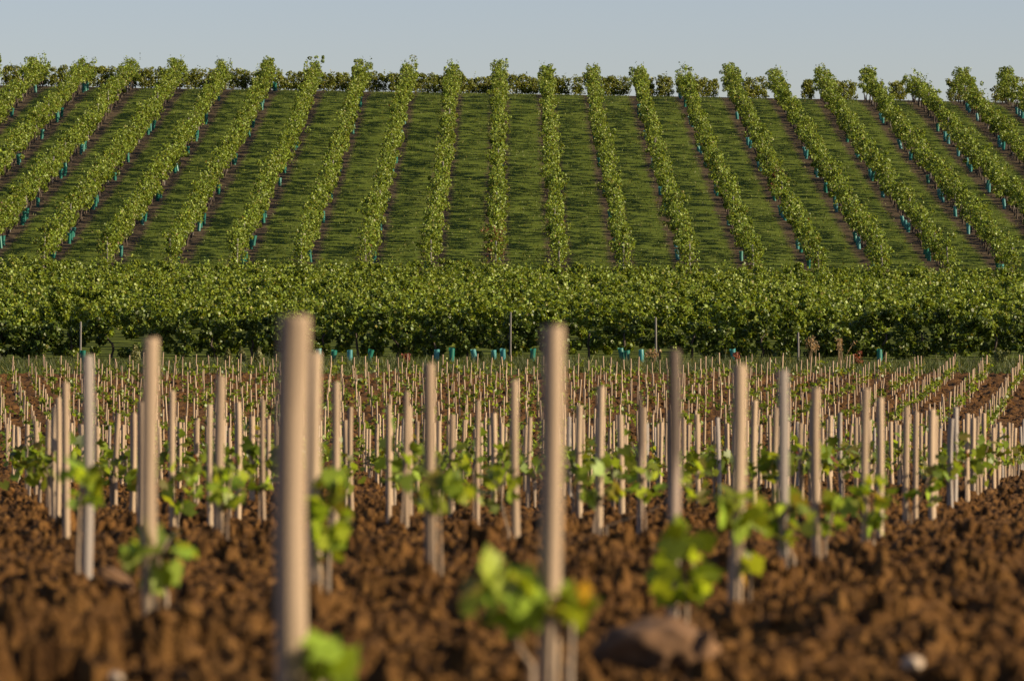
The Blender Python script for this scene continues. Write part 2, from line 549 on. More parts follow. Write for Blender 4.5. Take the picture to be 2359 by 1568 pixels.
TRUNKS = []
for i in range(6):
    r = np.random.default_rng(300 + i)
    pts = [(0, 0, -.1)]
    for j in range(1, 6):
        pts.append((r.normal(0, .03) * j * .5, r.normal(0, .04) * j * .5, .16 * j))
    v, f = tapered(pts, [.05, .042, .034, .036, .030, .02], 6, True, .2)
    TRUNKS.append(mesh_np("trunk", v, f, M_TRUNK, smooth=True))
POSTS = []
for i in range(3):
    r = np.random.default_rng(330 + i)
    v, f = tapered([(0, 0, -.2), (0.005, 0, .5), (r.normal(0, .01), r.normal(0, .01), 1.38), (r.normal(0, .01), 0, 1.41)], [.04, .04, .036, .024], 8)
    POSTS.append(mesh_np("post", v, f, M_POST))


def guard_mesh(seed, mat):
    r = np.random.default_rng(seed)
    hh = .46; n = 8; V = []; Fs = []
    for j, z in enumerate((0, hh * .5, hh)):
        for k in range(n):
            a = 2 * math.pi * k / n + .4
            q = .075 * (1 + .12 * math.cos(4 * a)) * (1 + .08 * r.normal()) * (1.0 + .12 * j / 2)
            V.append((q * math.cos(a), q * math.sin(a), z + (r.normal(0, .012) if j == 2 else 0)))
    for j in range(2):
        for k in range(n):
            a, b_, c, d = j*n+k, j*n+(k+1) % n, (j+1)*n+(k+1) % n, (j+1)*n+k
            Fs += [(a, b_, c), (a, c, d)]
    return mesh_np("vine_guard", np.array(V), np.array(Fs), mat)


GUARDS = [guard_mesh(350 + i, M_GUARD) for i in range(4)] + [guard_mesh(360 + i, M_GUARDBLUE) for i in range(4)]

# ------------------------------------------------------------------ the rows up the hill
ORD = ["", "first", "second", "third", "fourth", "fifth", "sixth", "seventh", "eighth", "ninth", "tenth", "eleventh", "twelfth"]
HILL_START, HILL_END = 201.5, 284.5


def row_phrase(k):
    if k == 0:
        return "hillside vine row running straight up the centre"
    side = "right" if k > 0 else "left"
    return "%s hillside vine row to the %s of the straight central row" % (ORD[abs(k)], side)


def set_on_ground(o, x, d, sink=0.0):
    o.location = (x, d, float(zg(x, d)) - sink)


def hill_row(k):
    rng = np.random.default_rng(1000 + k)
    x0 = ROW0 + ROWSP * k
    dmin = HILL_START + rng.uniform(-.4, .4)
    length = HILL_END - dmin + rng.uniform(-.8, .8)
    root = link("vine_row", None, loc=(x0, dmin, float(zg(x0, dmin))))
    tag(root, "yellow-green " + row_phrase(k), "vine row", "vine rows running up the grassy hillside")
    z0 = root.location.z
    P = vine_clumps(length, rng, .50, 1.56, .33, 620, shoots=2.0, wild=.6, dens=12)
    q = np.clip((P[:, 1] - length + 12) / 10, 0, 1)
    P[:, 2] *= 1 + .20 * q
    P[:, 0] *= 1 + .45 * q * (np.abs(P[:, 0]) < .4)
    # first vines hang low at the end of the row
    e = rng.uniform(0, 1, 420)
    Q = np.stack([rng.normal(0, .2, 420), rng.uniform(-.3, .8, 420), .22 + 1.15 * e], -1)
    P = np.concatenate([P, Q])
    P[:, 0] += .10 * vnoise(P[:, 1] / 6, P[:, 1] * 0 + k, 9) * 2
    dd = dmin + P[:, 1]
    P[:, 2] += zg(x0 + 0 * dd, dd) - z0
    n = len(P)
    col = palette(n, rng, (.138, .208, .022), .40, .06, .004)
    if k in (0, 5, -11):                          # a patch of turning leaves
        c = {0: 1.5, 5: 30., -11: 20.}[k]
        q = (np.abs(P[:, 1] - c) < 1.0) & (rng.uniform(0, 1, n) < .45)
        col[q] = np.array([.17, .06, .025]) * rng.uniform(.6, 1.2, q.sum())[:, None]
    v, f, t = make_leaves(P, rng.uniform(.06, .108, n), rng, col, upbias=.35)
    link("foliage", mesh_np("foliage", v, f, M_LEAF, t), root)
    u = .5
    spots = []
    while u < length - .3:
        spots.append(u)
        u += rng.uniform(1.1, 1.3)
    for i, u in enumerate(spots):
        tr = link("trunk", TRUNKS[rng.integers(6)], root)
        d = dmin + u
        tr.location = (rng.normal(0, .04), u, float(zg(x0, d)) - z0)
        tr.rotation_euler = (rng.normal(0, .08), rng.normal(0, .10), rng.uniform(0, 6.3))
    u = .12
    while u < length:
        p = link("post", POSTS[rng.integers(3)], root)
        p.location = (rng.normal(0, .02), u, float(zg(x0, dmin + u)) - z0)
        p.rotation_euler = (rng.normal(0, .03), rng.normal(0, .03), rng.uniform(0, 6))
        u += 6.5
    # guards round replanted vines, on runs of neighbouring plants
    i = int(rng.integers(0, 6))
    ng = 0
    while i < len(spots):
        for _ in range(int(rng.integers(1, 4))):
            if i < len(spots) and ng < (13 if abs(k) > 1 else 8):
                d = dmin + spots[i] + .5
                xg = x0 + (-.22 if k > 1 else .22 if k < -1 else rng.choice([-.15, .15])) + rng.normal(0, .03)
                if abs(xg / d) < .118:
                    q = link("vine_guard", GUARDS[int(rng.integers(4)) + (4 if (k > 2 and rng.uniform() < .75) else 0)])
                    set_on_ground(q, xg, d, .02)
                    q.rotation_euler = (rng.normal(0, .09), rng.normal(0, .09), rng.uniform(0, 6.3))
                    q.scale = (1.15, 1.15, rng.uniform(.95, 1.25))
                    tag(q, "turquoise plastic guard under the " + row_phrase(k).replace("straight central", "central"), "vine guard", "vine guards under the " + row_phrase(k))
                    ng += 1
            i += 1
        i += int(rng.integers(3, 11))


for k in range(-12, 13):
    hill_row(k)


# hedge-like vine rows across the top of the hill, their trunks against the sky
def crest_row(px0, px1, label, depth=286.3, height=1.2):
    rng = np.random.default_rng(int(px0) + 5000)
    xa, xb = (px0 - CX) / F * depth, (px1 - CX) / F * depth
    yaw = math.radians(32)                     # the plot on top is planted at an angle: rows recede to the right
    ln = (xb - xa) / math.cos(yaw)
    root = link("crest_vine_row", None, loc=(xa, depth, float(zg(xa, depth))))
    tag(root, label, "vine row", "vine rows on the skyline")
    z0 = root.location.z
    P = vine_clumps(ln, rng, .10, height + .05, .26, 1700, shoots=.9, dens=50, wild=.16)
    k_ = int(ln * 260)                          # leafy skirts down among the trunks
    P = np.concatenate([P, np.stack([rng.normal(0, .14, k_), rng.uniform(0, ln, k_), rng.uniform(.03, .5, k_)], -1)])
    c, s_ = math.cos(yaw), math.sin(yaw)
    P = np.stack([P[:, 1] * c + P[:, 0] * s_, P[:, 1] * s_ - P[:, 0] * c, P[:, 2]], -1)
    P[:, 2] += zg(xa + P[:, 0], depth + P[:, 1]) - z0
    n = len(P)
    v, f, t = make_leaves(P, rng.uniform(.06, .11, n), rng, palette(n, rng, (.130, .170, .026), .36, .08), upbias=.3)
    link("foliage", mesh_np("foliage", v, f, M_LEAF, t), root)
    u = .25
    while u < ln - .1:
        tr = link("trunk", TRUNKS[rng.integers(6)], root)
        tr.location = (u * c, u * s_ + rng.normal(0, .06), float(zg(xa + u * c, depth + u * s_)) - z0)
        tr.rotation_euler = (rng.normal(0, .12), rng.normal(0, .16), rng.uniform(0, 6.3))
        tr.scale = (.9, .9, 1)
        u += rng.uniform(.45, .8)


CREST = []
for q in range(-11, 0):                        # left of the central row they nearly fill each gap
    r0 = CX + (ROW0 + ROWSP * q) / 286.3 * F
    if q % 3 == 0:
        CREST += [(r0 + 6, r0 + 50, 1.2), (r0 + 57, r0 + 104, 1.15)]
    else:
        CREST.append((r0 + 6, r0 + 104, 1.25 - .02 * (q + 11)))
CREST += [(1158, 1238, 1.15), (1264, 1310, 1.1), (1318, 1340, 1.15), (1378, 1446, 1.15),
          (1480, 1508, 1.05), (1512, 1548, 1.2), (1594, 1652, 1.15), (1712, 1766, 1.2), (1846, 1874, 1.2), (1912, 1972, 1.15),
          (2052, 2084, 1.3), (2184, 2216, 1.3), (2286, 2322, 1.35)]
for i, (a, b_, hh) in enumerate(CREST):
    kc = (a + b_) / 2
    kk = int(math.floor(((kc - CX) / F * 286.3 - ROW0) / ROWSP))
    if kk >= 0:
        where = "between %s and %s rows right of centre" % (ORD[kk] or "central", ORD[kk + 1])
    else:
        where = "between %s and %s rows left of centre" % (ORD[-kk], ORD[-kk - 1] or "central")
    same = [c for c in CREST if int(math.floor((((c[0]+c[1])/2 - CX) / F * 286.3 - ROW0) / ROWSP)) == kk]
    pos = "" if len(same) == 1 else ("left " if same[0][0] == a else "right " if same[-1][0] == a else "middle ")
    crest_row(a, b_, ("short %sskyline vine row " % pos) + where, height=hh)


# ------------------------------------------------------------------ the block of vines across the valley side
def cross_row_leaves(d, x0, x1, rng, h0, h1, half, per_m, size, base, shoots=.5, big=False, yellow=.03, dens=9):
    ln = x1 - x0
    P = vine_clumps(ln, rng, h0, h1, half, per_m, shoots=shoots, dens=dens, wild=.55)
    P = np.stack([x0 + P[:, 1], d + P[:, 0], P[:, 2]], -1)
    P[:, 2] += zg(P[:, 0], d + 0 * P[:, 0])
    n = len(P)
    return make_leaves(P, rng.uniform(*size, n), rng, palette(n, rng, base, .25, yellow), big=big, upbias=.55)


FRONT_D = 128.5
rng = np.random.default_rng(77)
hw = .125 * FRONT_D + 1.0
root = link("vine_row", None, loc=(0, FRONT_D, float(zg(0, FRONT_D))))
tag(root, "dark front row of the dense vine block, its shaded side above the weedy strip", "vine row")
v, f, t = cross_row_leaves(FRONT_D, -hw, hw, rng, .16, 1.38, .30, 1500, (.06, .12), (.066, .108, .013), 1.2, dens=14)  # leaf colour darkened: shade on the front face is painted into the tint
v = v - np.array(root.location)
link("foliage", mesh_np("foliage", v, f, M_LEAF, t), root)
x = -hw + .4
while x < hw - .3:
    tr = link("trunk", TRUNKS[rng.integers(6)], root)
    tr.location = (x, rng.normal(0, .05), float(zg(x, FRONT_D)) - root.location.z)
    tr.rotation_euler = (rng.normal(0, .08), rng.normal(0, .10), rng.uniform(0, 6.3))
    x += rng.uniform(.9, 1.2)
for px, hgt in [(185, .8), (1175, 1.0), (1510, .9), (1838, .6)]:
    p = link("post", POSTS[rng.integers(3)], root)
    x = (px - CX) / F * (FRONT_D - .38)
    p.location = (x, -.38, float(zg(x, FRONT_D - .38)) - root.location.z); p.scale = (.75, .75, hgt)

parts = []
d = FRONT_D + 1.75
rng = np.random.default_rng(78)
while d < 190.5:
    hw = .120 * d + 2.0
    parts.append(cross_row_leaves(d, -hw, hw, rng, .12 if d < 133 else .74, 1.40 + rng.normal(0, .06), .29, 1200 if d < 133 else 660, (.06, .12), (.140, .205, .019), 1.8, dens=7))  # leaf colour lighter than the front row's: sunlight on the tops painted in
    d += 1.75
v, f, t = merge(parts)
o = link("vine_canopy", mesh_np("vine_canopy", v, f, M_LEAF, t))
o["kind"] = "stuff"
tag(o, "sunlit green canopy of closely planted vines behind the dark front row", "vine canopy")

GFRONT = [(192, 812, 0), (735, 812, 1), (768, 810, 0), (805, 812, 1), (848, 812, 0), (1006, 812, 1), (1040, 828, 0), (1094, 812, 1), (1137, 815, 1), (1158, 812, 1), (1226, 810, 0), (1434, 812, 0), (1446, 810, 0), (1477, 812, 1), (1690, 820, 1), (2025, 818, 0)]
for i, (px, py, pale) in enumerate(GFRONT):
    q = link("vine_guard", GUARDS[i % 4 + 4 * pale])
    d = 127.3 + (i * 37 % 10) * .05
    set_on_ground(q, (px - CX) / F * d, d, .03)
    q.rotation_euler = (random.gauss(0, .06), random.gauss(0, .12), random.uniform(0, 6)); q.scale = (.95, .95, random.uniform(.8, 1.0))
    tag(q, "turquoise plastic guard at the foot of the dark front vine row, %s from the left" % (ORD + ["thirteenth", "fourteenth", "fifteenth", "sixteenth"])[i + 1], "vine guard", "vine guards along the dark front row")


# ------------------------------------------------------------------ grass and weeds
def blades(X, D, h, w, rng, base, droop=.5, var=.3):
    n = len(X)
    a = rng.uniform(0, 6.283, n); ln = rng.normal(0, droop, (n, 2)) * h[:, None]
    z = zg(X, D) - .02
    dx, dy = np.cos(a) * w, np.sin(a) * w
    V = np.stack([np.stack([X - dx, D - dy, z], -1), np.stack([X + dx, D + dy, z], -1),
                  np.stack([X + ln[:, 0], D + ln[:, 1], z + h], -1)], 1)
    col = palette(n, rng, base, var, .07)
    return V.reshape(-1, 3), np.arange(n * 3).reshape(n, 3), np.repeat(col, 3, 0)


rng = np.random.default_rng(55)
n = 70000
D = rng.uniform(119.3, 128.3, n); X = rng.uniform(-1, 1, n) * (.122 * D + 1)
dens = np.clip((D - 118.9) / 2.4, .12, 1) * (.6 + 1.2 * (vnoise(X * .8, D * .8, 8) + .5))
keep = rng.uniform(0, 1, n) < dens
X, D = X[keep], D[keep]
hh = rng.gamma(3, .042, len(X)).clip(.04, .5) * (.6 + .7 * (vnoise(X * .5, D * .3, 12) + .5))
v, f, t = blades(X, D, hh, rng.uniform(.006, .02, len(X)), rng, (.050, .072, .016))
o = link("weedy_grass", mesh_np("weedy_grass", v, f, M_GRASS, t)); o["kind"] = "stuff"
tag(o, "rough green grass strip between the ploughed field and the dark front vine row", "grass")

n = 80000
D = rng.uniform(193, 291, n); X = rng.uniform(-1, 1, n) * (.118 * D + 1.5)
fr = np.abs(((X - ROW0 + ROWSP / 2) / ROWSP) % 1 - .5) * ROWSP
keep = (fr + rng.normal(0, .12, n) > .5) | (rng.uniform(0, 1, n) < .07)
X, D = X[keep], D[keep]
v, f, t = blades(X, D, rng.uniform(.05, .14, len(X)), rng.uniform(.015, .035, len(X)), rng, (.086, .120, .011), .3, .14)
o = link("hill_grass", mesh_np("hill_grass", v, f, M_GRASS, t)); o["kind"] = "stuff"
tag(o, "short green grass between the hillside vine rows", "grass")


def weed(px, d, hgt, kind, label, cat="weed"):
    rng = np.random.default_rng(int(px) * 3 + 9)
    x = (px - CX) / F * d
    root = link("tall_weed" if kind != "dry" else "dry_stalk", None, loc=(x, d, float(zg(x, d)) - .02))
    tag(root, label, cat)
    ns = {"cone": 1, "dry": 9, "red": 3, "bush": 6}[kind]
    sv = []; lp = []
    for i in range(ns):
        lx_, ly_ = (rng.normal(0, .05), rng.normal(0, .05)) if ns == 1 else (rng.normal(0, .22), rng.normal(0, .2))
        bx, by = rng.normal(0, .06 * (ns > 1)), rng.normal(0, .06 * (ns > 1))
        h_ = hgt * rng.uniform(.75, 1.0)
        v, f = tapered([(bx, by, 0), (bx + lx_ * .4 * hgt, by + ly_ * .4 * hgt, h_ * .5), (bx + lx_ * hgt, by + ly_ * hgt, h_)], [.012, .009, .005], 5)
        sv.append((v, f, np.tile([.2, .14, .07], (len(v), 1)) if kind in ("dry", "red") else np.tile([.09, .11, .03], (len(v), 1))))
        m_ = {"cone": 420, "dry": 14, "red": 60, "bush": 70}[kind]
        tt = rng.uniform(.25 if kind != "dry" else .6, 1, m_)
        w_ = (.20 * hgt * np.sin(np.pi * (tt * .85 + .12))) if kind == "cone" else np.full(m_, .07)
        a = rng.uniform(0, 6.283, m_); rr_ = w_ * rng.uniform(0, 1, m_) ** .5
        lp.append(np.stack([bx + lx_ * hgt * tt + rr_ * np.cos(a), by + ly_ * hgt * tt + rr_ * np.sin(a), h_ * tt], -1))
    P = np.concatenate(lp); n = len(P)
    base = {"cone": (.15, .175, .07), "dry": (.26, .19, .10), "red": (.17, .055, .03), "bush": (.10, .13, .04)}[kind]
    v, f, t = make_leaves(P, rng.uniform(.03, .07, n), rng, palette(n, rng, base, .2, 0), upbias=.2)
    link("foliage", mesh_np("foliage", v, f, M_GRASS, t), root)
    v, f, t = merge(sv)
    link("stem", mesh_np("stem", v, f, M_GRASS, t), root)


weed(312, 124.9, .72, "cone", "slim pale green weed spire left of the large blurred left stake")
weed(527, 124.4, .62, "cone", "bushy pale green weed spire, leftmost of three in the grass strip")
weed(556, 124.8, .70, "cone", "slender pale green weed spire, middle one of three in the grass strip")
weed(593, 124.6, .56, "cone", "broad pale green weed spire, rightmost of three in the grass strip")
weed(1935, 124.9, .85, "dry", "tuft of tall dry straw-coloured stalks before the dark vine row", "dry stalks")
weed(1495, 125.2, .5, "dry", "small dry seed stalks beside the grey post of the front row", "dry stalks")
weed(1868, 125.9, .85, "dry", "thin lone dry stalks left of the straw tuft", "dry stalks")
weed(1985, 125.4, .42, "red", "rust-red dock weed right of the dry straw tuft")
weed(1700, 125.8, .42, "red", "rust-red dock weed behind the blurred stake right of centre")
weed(932, 125.6, .38, "red", "rust-red dock weed in the grass strip left of the turquoise guards")
weed(2310, 125.4, .55, "bush", "olive seeding bush at the right end of the grass strip")

# ------------------------------------------------------------------ stakes
STAKES = {}


def stake_mesh(seed, mat, pointed=False):
    """a split wooden stake, one metre high and one unit across, set .1 into the soil"""
    r = np.random.default_rng(seed)
    sides = 8                                   # roughly squared by splitting, the corners worn
    cor = np.array([0, .5, 1, 1.5]) * math.pi + r.uniform(-.16, .16, 4)
    ang = np.stack([cor - .17, cor + .17], 1).ravel()
    rad = np.repeat(.56 * r.uniform(.88, 1.08, 4), 2)
    lv = [(-.10, 1.0), (0, 1.0), (.25, 1.01), (.5, .99), (.75, 1.0), (.985, .98), (.996, .95), (1.0, .86)]
    if pointed:
        lv = [(-.10, 1.0), (0, 1.0), (.3, .98), (.6, .96), (.8, .92), (.9, .72), (.97, .45), (1.0, .2)]
    bx, by = r.normal(0, .13, 2)
    V = []
    for z, q in lv:
        ox, oy = bx * math.sin(max(z, 0) * 3.0), by * math.sin(max(z, 0) * 3.0)
        for a, rd in zip(ang, rad):
            w = rd * q * (1 + r.normal(0, .025))
            V.append((ox + w * math.cos(a), oy + w * math.sin(a), z + (r.normal(0, .003) if z > .95 else 0)))
    Fs = []
    for j in range(len(lv) - 1):
        for k in range(sides):
            a, b_, c, d = j*sides+k, j*sides+(k+1) % sides, (j+1)*sides+(k+1) % sides, (j+1)*sides+k
            Fs += [(a, b_, c), (a, c, d)]
    o = (len(lv) - 1) * sides
    Fs += [(o, o+k, o+k+1) for k in range(1, sides-1)]
    return np.array(V), np.array(Fs), mat


RAW = [stake_mesh(400 + i, M_STAKE) for i in range(10)]
STAKE_ME = [mesh_np("stake", v, f, m_) for v, f, m_ in RAW]
GREY_ME = [mesh_np("stake", *stake_mesh(420 + i, M_GREYSTAKE)) for i in range(3)]
DARK_ME = [mesh_np("stake", *stake_mesh(430, M_DARKSTAKE)), mesh_np("stake", *stake_mesh(431, M_DARKSTAKE, True))]
POINT_ME = mesh_np("stake", *stake_mesh(433, M_GREYSTAKE, True))

# measured near stakes: px, top, visible height (at 2358 wide), width in m, material, lean (m at the top), label
T, G_, K_, P_ = "tan", "grey", "dark", "point"
NEAR = [
    (682, 728, 905, .040, T, .012, "large blurred tan stake nearest the camera, left of centre"),
    (1266, 750, 868, .032, T, .010, "tall blurred tan stake in the middle, second nearest the camera"),
    (346, 778, 625, .036, T, .004, "blurred pale tan stake at the left with leaves at its foot"),
    (1551, 805, 632, .028, K_, .006, "blurred dark grey-brown stake standing on a clay mound"),
    (726, 812, 560, .032, T, .0, "orange-tan stake half hidden behind the nearest stake"),
    (1696, 840, 562, .032, T, .012, "tan stake just right of the dark stake, yellow leaf beside it"),
    (200, 818, 478, .030, G_, .003, "grey-sided stake at the far left between two leaf clumps"),
    (991, 836, 495, .030, T, -.004, "pale tan stake with a thin graft stem at its right foot, left of centre"),
    (1804, 851, 484, .030, G_, .004, "pale stake with bright edge rising behind a leafy vine, right side"),
    (1880, 893, 418, .030, T, -.004, "pinkish tan stake with bare foot right of the pale bright-edged stake"),
    (1994, 895, 377, .028, T, .006, "pinkish tan stake rising out of a broad leafy vine at the right"),
    (2026, 915, 332, .027, T, .0, "short tan stake close behind the pinkish stake at the right"),
    (1186, 875, 381, .027, T, -.008, "tan stake with dark stains left of the middle stake"),
    (1381, 890, 352, .027, T, .012, "slightly leaning tan stake right of the middle stake"),
    (1473, 905, 316, .026, "darktop", .002, "tapered stake with blackened top left of the dark stake"),
    (771, 880, 370, .028, T, .010, "leaning tan stake right of the nearest stake, vine climbing it"),
    (504, 865, 381, .030, T, .006, "tan stake third from the left among the larger blurred stakes"),
    (152, 880, 346, .028, T, -.006, "tan stake with shaded left side, left of the grey-sided stake"),
    (396, 901, 311, .025, T, -.004, "slim tan stake right of the blurred pale left stake"),
    (606, 921, 276, .025, T, -.003, "slim tan stake left of the nearest stake"),
    (936, 901, 305, .026, T, .002, "tan stake left of the pale stake with the graft stem"),
    (322, 925, 285, .026, T, .0, "orange stake peeping out left of the blurred pale left stake"),
    (484, 932, 275, .026, T, .0, "orange-brown stake peeping out left of the third large stake"),
    (895, 931, 272, .024, T, -.002, "narrow stake left of its taller tan neighbour, left of centre"),
    (1100, 922, 260, .026, T, .006, "tan stake with leaves at mid height left of the stained stake"),
    (132, 915, 282, .026, T, .0, "dull tan stake second from the left in the left-hand line"),
    (2086, 936, 281, .025, T, .002, "dull tan stake with bare lower half near the right soil bank"),
    (2109, 946, 262, .024, T, .002, "tan stake just right of the dull bare one by the right soil bank"),
]
near_pts = []
stake_count = 0


def place_stake(me, x, d, ztop, w, lean, rng, zb=None):
    lean = lean * .4
    zb = float(zg(x, d)) if zb is None else zb
    o = link("stake", me)
    h_ = ztop - zb
    o.location = (x - lean, d, zb)
    o.scale = (w, w, h_)
    o.rotation_euler = (float(rng.normal(0, .012)), math.atan2(lean * 2, h_), float(rng.uniform(-.55, .05)))
    return o


rng = np.random.default_rng(90)
dark_pair = None
for i, (px, top, h_, w, kind, lean, label) in enumerate(NEAR):
    d = .55 * F / h_
    x = (px - CX) / F * d
    zt = (CY - top) / F * d
    me = {"tan": STAKE_ME[i % 10], "grey": GREY_ME[i % 3], "dark": DARK_ME[0], "darktop": DARK_ME[1]}[kind]
    o = place_stake(me, x, d, zt, w * (1.06 if i == 0 else .86 if h_ > 600 else .92), lean, rng)
    o.rotation_euler[2] = (-.30, -.1, -.38, -.2, -.3, -.15)[i % 6]
    tag(o, label, "stake", "wooden vine stakes in the young vineyard")
    near_pts.append((x, d))
    stake_count += 1

# the planting grid beyond
RV, CV = np.array([.2227, 1.76]), np.array([.87, -.09])
O0 = np.array([.506, 10.26])
grid = []
for i in range(-12, 90):
    for j in range(-70, 1):
        p = O0 + RV * i + CV * j
        if 21.5 < p[1] < 118.6 and abs(p[0]) < .116 * p[1] + .3:
            grid.append((p[1], p[0], i, j))
grid.sort()
rng = np.random.default_rng(91)
FAR_V, FAR_F, FAR_N = [], [], 0
lattice = []
for q, (d, x, i, j) in enumerate(grid):
    if rng.uniform() < .035:
        continue
    x += rng.normal(0, .022); d += rng.normal(0, .09)
    hgt = .55 + rng.normal(0, .025)
    w = rng.uniform(.027, .034) if d < 60 else rng.uniform(.025, .031)
    lean = rng.normal(0, .009)
    lattice.append((x, d))
    if stake_count < 300:
        u = rng.uniform()
        special = j == 0 and 29 < d < 31.5
        me = DARK_ME[0] if u < .02 else GREY_ME[q % 3] if u < .12 else POINT_ME if u < .135 else STAKE_ME[int(rng.integers(10))]
        o = place_stake(me, x, d, float(zg(x, d)) + hgt, w, lean, rng)
        if j == 0:
            lab = "tan stake in the outermost right row beside the bare soil bank"; grp = "stakes of the outermost right row"
        elif x < -.075 * d:
            lab = "thin tan stake in the middle distance on the left side of the young vineyard"; grp = "mid-distance stakes on the left"
        elif x > .055 * d:
            lab = "thin tan stake in the middle distance on the right side of the young vineyard"; grp = "mid-distance stakes on the right"
        else:
            lab = "thin tan stake in the middle distance at the centre of the young vineyard"; grp = "mid-distance stakes at the centre"
        tag(o, lab, "stake", grp)
        stake_count += 1
    else:
        v, f, _ = RAW[int(rng.integers(10))]
        a = rng.uniform(-.55, .05)
        V = v * np.array([w, w, hgt])
        V = np.stack([V[:, 0]*math.cos(a) - V[:, 1]*math.sin(a) + x + lean * (v[:, 2] - .5) * 2, V[:, 0]*math.sin(a) + V[:, 1]*math.cos(a) + d, V[:, 2] + float(zg(x, d))], -1)
        FAR_V.append(V); FAR_F.append(f + FAR_N); FAR_N += len(v)
o = link("distant_stakes", mesh_np("distant_stakes", np.concatenate(FAR_V), np.concatenate(FAR_F), M_STAKE))
o["kind"] = "stuff"
tag(o, "hundreds of thin pale stakes in rows on the far side of the young vineyard", "stakes")


# ------------------------------------------------------------------ young vines
def young_parts(seed, ncl, hgt, spread, nleaf, size, low=.12, dx=.03):
    r = np.random.default_rng(seed)
    stems, P, sizes = [], [], []
    for i in range(ncl):
        a = r.uniform(0, 6.283)
        tip = np.array([dx + math.cos(a) * spread * r.uniform(.3, .8), math.sin(a) * spread * .7 * r.uniform(.3, .8), hgt * r.uniform(.65, 1.0)])
        mid = np.array([dx + r.normal(0, .01), r.normal(0, .01), low + .25 * (hgt - low)])
        pts = [(dx, 0, -.03), (dx + r.normal(0, .004), 0, low * .6), tuple(mid), tuple((mid + tip) / 2 + r.normal(0, .012, 3)), tuple(tip)]
        v, f = tapered(pts, [.0055, .005, .004, .003, .002], 5)
        stems.append((v, f, np.zeros((len(v), 3))))
        m_ = max(2, int(nleaf / ncl))
        tt = r.uniform(0.05, 1.05, m_)[:, None]
        ctr = mid * (1 - tt) + tip * tt
        P.append(ctr + r.normal(0, 1, (m_, 3)) * np.array([spread * .38, spread * .3, hgt * .12]))
    P = np.concatenate(P)
    P[:, 2] = np.maximum(P[:, 2], .05)
    n = len(P)
    col = palette(n, r, (.145, .215, .024), .32, .07, .01)
    t, b_, nn_ = rand_rot(n, r, .9)
    L_ = make_leaves(P, r.uniform(size * .65, size * 1.25, n), r, col, True, rot=(t, b_, nn_))
    return L_, merge(stems)


YV = [young_parts(600 + i, 2 + i % 3, .24 + .012 * (i % 6), .085 + .008 * (i % 4), 22 + i % 8, .058) for i in range(12)]
YL_ME = [mesh_np("foliage", v, f, M_YOUNG, t) for (v, f, t), s_ in YV]
YS_ME = [mesh_np("stem", s_[0], s_[1], M_STEM) for l_, s_ in YV]
vine_count = 0

# near vines, measured: px, py (centre of the leaves), half width px, half height px, leaves, index of the stake they grow beside, label
NV = [
    (748, 1520, 55, 52, 9, 0, "very blurred bright leaf cluster at the bottom, right of the nearest stake"),
    (1165, 1370, 90, 75, 15, 1, "blurred young vine at the left foot of the tall middle stake"),
    (1318, 1400, 45, 55, 7, 1, None),
    (365, 1285, 78, 75, 14, 2, "blurred young vine at the foot of the pale tan left stake"),
    (1575, 1300, 68, 105, 22, 3, "bright blurred young vine climbing in front of the dark stake"),
    (760, 1190, 44, 130, 20, 4, "tall leafy young vine between the nearest stake and the leaning one"),
    (1700, 1180, 60, 62, 14, 5, "young vine with a yellow leaf round the tan stake right of the dark one"),
    (1722, 1300, 18, 40, 4, 5, None),
    (185, 1110, 68, 60, 14, 6, "blurred young vine on both sides of the grey-sided left stake"),
    (425, 1120, 50, 68, 16, 18, "dense blurred young vine right of the pale tan left stake"),
    (1010, 1130, 82, 60, 17, 7, "young vine spread across the pale stake with the graft stem"),
    (1805, 1195, 66, 66, 18, 8, "leafy young vine round the foot of the bright-edged pale stake"),
    (1915, 1185, 34, 58, 9, 9, "young vine right of the pinkish stake with the bare foot"),
    (2010, 1160, 66, 72, 20, 10, "broad leafy young vine wrapping the pinkish stake at the right"),
    (2130, 1120, 40, 55, 14, 26, "young vine beside the dull tan stake near the right soil bank"),
    (1150, 1120, 60, 55, 16, 12, "young vine beside the stained tan stake left of the middle one"),
    (1380, 1110, 66, 52, 17, 13, "young vine round the slightly leaning tan stake"),
    (1480, 1110, 52, 48, 14, 14, "young vine round the stake with the blackened top"),
    (525, 1120, 42, 62, 14, 16, "young vine round the third large stake from the left"),
    (598, 1090, 34, 48, 9, 19, "young vine at the slim tan stake left of the nearest one"),
    (1600, 1110, 40, 50, 12, 13, None),
    (930, 1085, 40, 40, 9, 20, "young vine beside the tan stake left of the pale grafted one"),
    (1090, 1085, 36, 40, 9, 24, "small young vine at the tan stake with leaves at mid height"),
]
vine_of = {}
